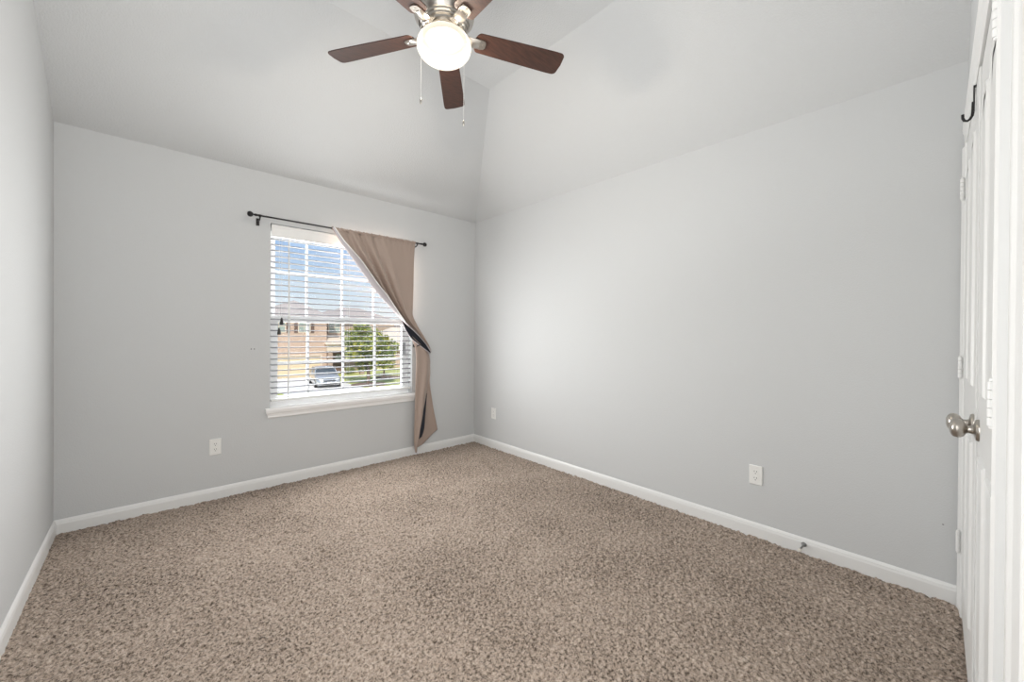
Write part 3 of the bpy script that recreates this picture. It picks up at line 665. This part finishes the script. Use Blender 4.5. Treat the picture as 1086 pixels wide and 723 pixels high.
h2 = thing('house', (24, 44, GZ), 'single storey brick house with a pale roof behind the trees on the right', 'house')
MB().box((19.6, 44, GZ), (34, 54, -.85)).build('brick_wall', M['brick'], h2); hip(MB(), 19.6, 34, 44, 54, -.75, 1.9, .4).build('roof', M['beige'], h2)
owindow(h2, 23.2, 24.6, -2.2, -1.05, 44)
h3 = thing('house', (27, 66, GZ), 'far brown brick house with grey hip roofs behind the street tree', 'house')
MB().box((21, 66, GZ), (33, 76, 3.3)).build('brick_wall', M['brick_dark'], h3); hip(MB(), 21, 33, 66, 76, 3.35, 5.6, .4).build('roof', M['shingle'], h3)
for x0 in (23, 27.5): owindow(h3, x0, x0+1.4, .9, 2.4, 66)
h4 = thing('house', (46, 62, GZ), 'far two storey house at the right edge of the street view', 'house')
MB().box((37, 66, GZ), (50, 76, 2.6)).build('brick_wall', M['brick_dark'], h4); hip(MB(), 37, 50, 66, 76, 2.65, 4.8, .4).build('roof', M['shingle'], h4); owindow(h4, 39, 40.4, .6, 2.0, 66)

def leaves(center, rad, n, size, seed, hole=.35):
    rg = random.Random(seed); m = MB(); blobs = []
    for i in range(26):
        while True:
            q = Vector((rg.uniform(-1, 1), rg.uniform(-1, 1), rg.uniform(-1, 1)))
            if .25 < q.length < .85: break
        blobs.append((q, rg.uniform(.22, .42)))
    for i in range(n):
        q, br = rg.choice(blobs); d = Vector((rg.gauss(0, 1), rg.gauss(0, 1), rg.gauss(0, 1))).normalized()*br*rg.uniform(.6, 1)
        p = q+d; p = Vector((center[0]+p.x*rad[0], center[1]+p.y*rad[1], center[2]+p.z*rad[2]))
        a = Vector((rg.gauss(0, 1), rg.gauss(0, 1), rg.gauss(0, .6))).normalized(); b = a.cross(Vector((rg.gauss(0, 1), rg.gauss(0, 1), rg.gauss(0, 1)))).normalized()
        s_ = size*rg.uniform(.7, 1.3)
        m.add([p-a*s_, p+b*s_*.45, p+a*s_, p-b*s_*.45], [(0, 1, 2, 3)], rg.random() < .22 and 1 or 0)
    return m
def tree(loc, zc, rad, n, size, seed, trunk_r, label, mats):
    root = thing('tree', (loc[0], loc[1], GZ), label, 'tree')
    rg = random.Random(seed+5)
    m = MB().tube([(loc[0], loc[1], GZ), (loc[0]+.05, loc[1], GZ+.6), (loc[0]-.03, loc[1], zc-rad[2]*.4), (loc[0], loc[1], zc+rad[2]*.3)], [trunk_r*1.3, trunk_r, trunk_r*.8, trunk_r*.3], 10)
    for k in range(7):
        a = rg.uniform(0, 6.28); z0 = zc-rad[2]*rg.uniform(.2, .7)
        m.tube([(loc[0], loc[1], z0), (loc[0]+math.cos(a)*rad[0]*.35, loc[1]+math.sin(a)*rad[1]*.35, z0+rad[2]*.4), (loc[0]+math.cos(a)*rad[0]*.65, loc[1]+math.sin(a)*rad[1]*.65, z0+rad[2]*.65)], [trunk_r*.45, trunk_r*.3, trunk_r*.1], 7)
    m.build('trunk', M['bark'], root, smooth=60)
    leaves((loc[0], loc[1], zc), rad, n, size, seed).build('foliage', mats, root, fix=False)
    return root
tree((13.1, 30.6), .15, (2.1, 1.9, 2.1), 7000, .16, 3, .13, 'leafy green street tree standing right of the parked car', [M['leaf'], M['leaf_yellow']])
tree((16.3, 34.6), -.55, (.85, .85, 1.55), 1900, .15, 9, .07, 'smaller yellow green tree right of the street tree', [M['leaf_yellow'], M['leaf']])
def shrub(x, y_, s_, seed, label):
    root = thing('shrub', (x, y_, GZ), label, 'shrub')
    MB().tube([(x, y_, GZ), (x, y_, GZ+s_*.9)], [.04, .01], 6).build('stem', M['bark'], root)
    leaves((x, y_, GZ+s_*.75), (s_, s_, s_*.75), 700, .09, seed).build('foliage', [M['leaf'], M['leaf_yellow']], root, fix=False)
shrub(15.1, 39.6, .55, 21, 'low green shrub by the porch of the tan brick house'); shrub(21.2, 43.2, .6, 22, 'low green shrub by the single storey house')

# parked car: stations along its length, nose towards the window
car = thing('car', (10.0, 30.2, GZ+.03), 'silver sedan parked nose out on the pale driveway', 'car')
MB.xf = None
CA = math.radians(-9)
def carp(x, y_, z): return Vector((10.0+x*math.cos(CA)-y_*math.sin(CA), 30.2+x*math.sin(CA)+y_*math.cos(CA), GZ+.03+z))
def cbox(m, a, b):
    k = MB().box(a, b); return m.add([carp(*v) for v in k.v], k.f)
stn = [(0, .45, .25, .50), (.06, .68, .22, .62), (.25, .83, .20, .72), (.55, .88, .18, .80), (1.15, .90, .18, .90), (1.9, .91, .18, .95), (2.9, .91, .18, .97), (3.6, .90, .18, .98), (4.2, .88, .20, .98), (4.55, .80, .26, .92), (4.66, .62, .36, .80)]
m = MB(); n = 12; vs = []
for (yy, hw, z0, z1) in stn:
    vs += [carp(*q) for q in ((-hw*.88, yy, z0), (-hw*.98, yy, z0+.12), (-hw, yy, (z0+z1)/2), (-hw*.97, yy, z1-.10), (-hw*.88, yy, z1-.02), (-hw*.45, yy, z1+.025), (hw*.45, yy, z1+.025), (hw*.88, yy, z1-.02), (hw*.97, yy, z1-.10), (hw, yy, (z0+z1)/2), (hw*.98, yy, z0+.12), (hw*.88, yy, z0))]
L_ = len(stn); fs = [(i*n+j, i*n+(j+1) % n, (i+1)*n+(j+1) % n, (i+1)*n+j) for i in range(L_-1) for j in range(n)]+[tuple(range(n)), tuple(range((L_-1)*n, L_*n))]
m.add(vs, fs); m.build('body', M['car'], car, smooth=45)
cab = [(1.30, .80, .90), (2.05, .66, 1.38), (2.45, .64, 1.44), (3.10, .64, 1.43), (3.50, .66, 1.36), (4.20, .76, .97)]
m = MB(); vs = []
for yy, hw, z in cab: vs += [carp(-hw, yy, z), carp(-hw*.55, yy, z+.025), carp(hw*.55, yy, z+.025), carp(hw, yy, z)]
m.add(vs, [(i*4+j, i*4+j+1, (i+1)*4+j+1, (i+1)*4+j) for i in (1, 2, 3) for j in range(3)])
for sx in (-1, 1):
    for a, b in (((1.30, .80, .90), (2.05, .66, 1.38)), ((3.50, .66, 1.36), (4.20, .76, .97))): m.tube([carp(sx*a[1], a[0], a[2]), carp(sx*b[1], b[0], b[2])], .045, 8)
    m.tube([carp(sx*.655, 2.05, 1.37), carp(sx*.65, 2.75, 1.42), carp(sx*.66, 3.5, 1.35)], .035, 8); m.tube([carp(sx*.87, 2.78, .95), carp(sx*.65, 2.72, 1.42)], .035, 8)
m.build('roof', M['car'], car, smooth=40, solid=.02)
m = MB().add([carp(-.77, 1.33, .915), carp(.77, 1.33, .915), carp(.64, 2.05, 1.36), carp(0, 2.0, 1.39), carp(-.64, 2.05, 1.36)], [(0, 1, 2, 3, 4)]); m.build('windshield', M['carglass'], car, solid=.01)
m = MB().add([carp(-.74, 4.18, .97), carp(.74, 4.18, .97), carp(.64, 3.5, 1.35), carp(-.64, 3.5, 1.35)], [(0, 1, 2, 3)]); m.build('rear_window', M['carglass'], car, solid=.01)
for sx in (-1, 1):
    m = MB()
    for a, b in (((1.45, 2.75), (2.05, 2.70)), ((2.80, 4.05), (2.78, 3.45))):
        m.add([carp(sx*.845, a[0], .95), carp(sx*.85, a[1], .965), carp(sx*.655, b[1], 1.36), carp(sx*.66, b[0], 1.36)], [(0, 1, 2, 3)])
    m.build('side_window', M['carglass'], car, solid=.01)
    MB().add([carp(sx*.86, 1.55, .95), carp(sx*1.02, 1.50, .95), carp(sx*1.02, 1.50, 1.10), carp(sx*.88, 1.55, 1.10), carp(sx*.86, 1.68, .95), carp(sx*1.02, 1.66, .95), carp(sx*1.02, 1.66, 1.10), carp(sx*.88, 1.68, 1.10)], [(0,1,2,3),(4,5,6,7),(0,1,5,4),(1,2,6,5),(2,3,7,6),(3,0,4,7)]).build('side_mirror', M['car'], car, bevel=.02)
    m = MB().add([carp(sx*.40, .04, .60), carp(sx*.66, .085, .62), carp(sx*.84, .34, .70), carp(sx*.80, .34, .77), carp(sx*.62, .12, .72), carp(sx*.42, .06, .66)], [(0, 1, 2, 3, 4, 5)]); m.v = [(v[0]-.005, v[1]-.03, v[2]) for v in m.v]; m.build('headlight', M['lens'], car, solid=.03)
    cbox(MB(), (sx*.66-.12, 4.58, .72), (sx*.66+.12, 4.66, .86)).build('tail_lamp', M['red'], car)
    for yy in (.88, 3.72):
        wh = MB().lathe([(.20, -.09), (.30, -.10), (.325, -.08), (.325, .08), (.30, .10), (.20, .09)], carp(sx*.80, yy, .325), axis=(math.cos(CA), math.sin(CA), 0), seg=28).build('wheel', M['tyre'], car, smooth=40)
        m = MB().lathe([(.205, 0), (.205, .02), (.185, .015), (.16, -.02), (.05, .005), (.0001, .01)], carp(sx*.80+sx*.085, yy, .325), axis=(sx*math.cos(CA), sx*math.sin(CA), 0), seg=24)
        for k in range(5):
            a = k*2*math.pi/5; m.tube([carp(sx*.895, yy+.04*math.cos(a), .325+.04*math.sin(a)), carp(sx*.90, yy+.19*math.cos(a), .325+.19*math.sin(a))], .022, 6)
        m.build('rim', M['lens'], wh, smooth=40)
m = cbox(MB(), (-.42, -.025, .50), (.42, .02, .585))
for k in range(4): cbox(m, (-.40, -.03, .505+k*.02), (.40, -.025, .513+k*.02))
m.build('grille', M['black'], car, bevel=.01)
cbox(MB(), (-.55, -.01, .27), (.55, .03, .38)).build('lower_intake', M['black'], car, bevel=.01)
cbox(MB(), (-.15, -.045, .40), (.15, -.025, .475)).build('number_plate', M['plate'], car)
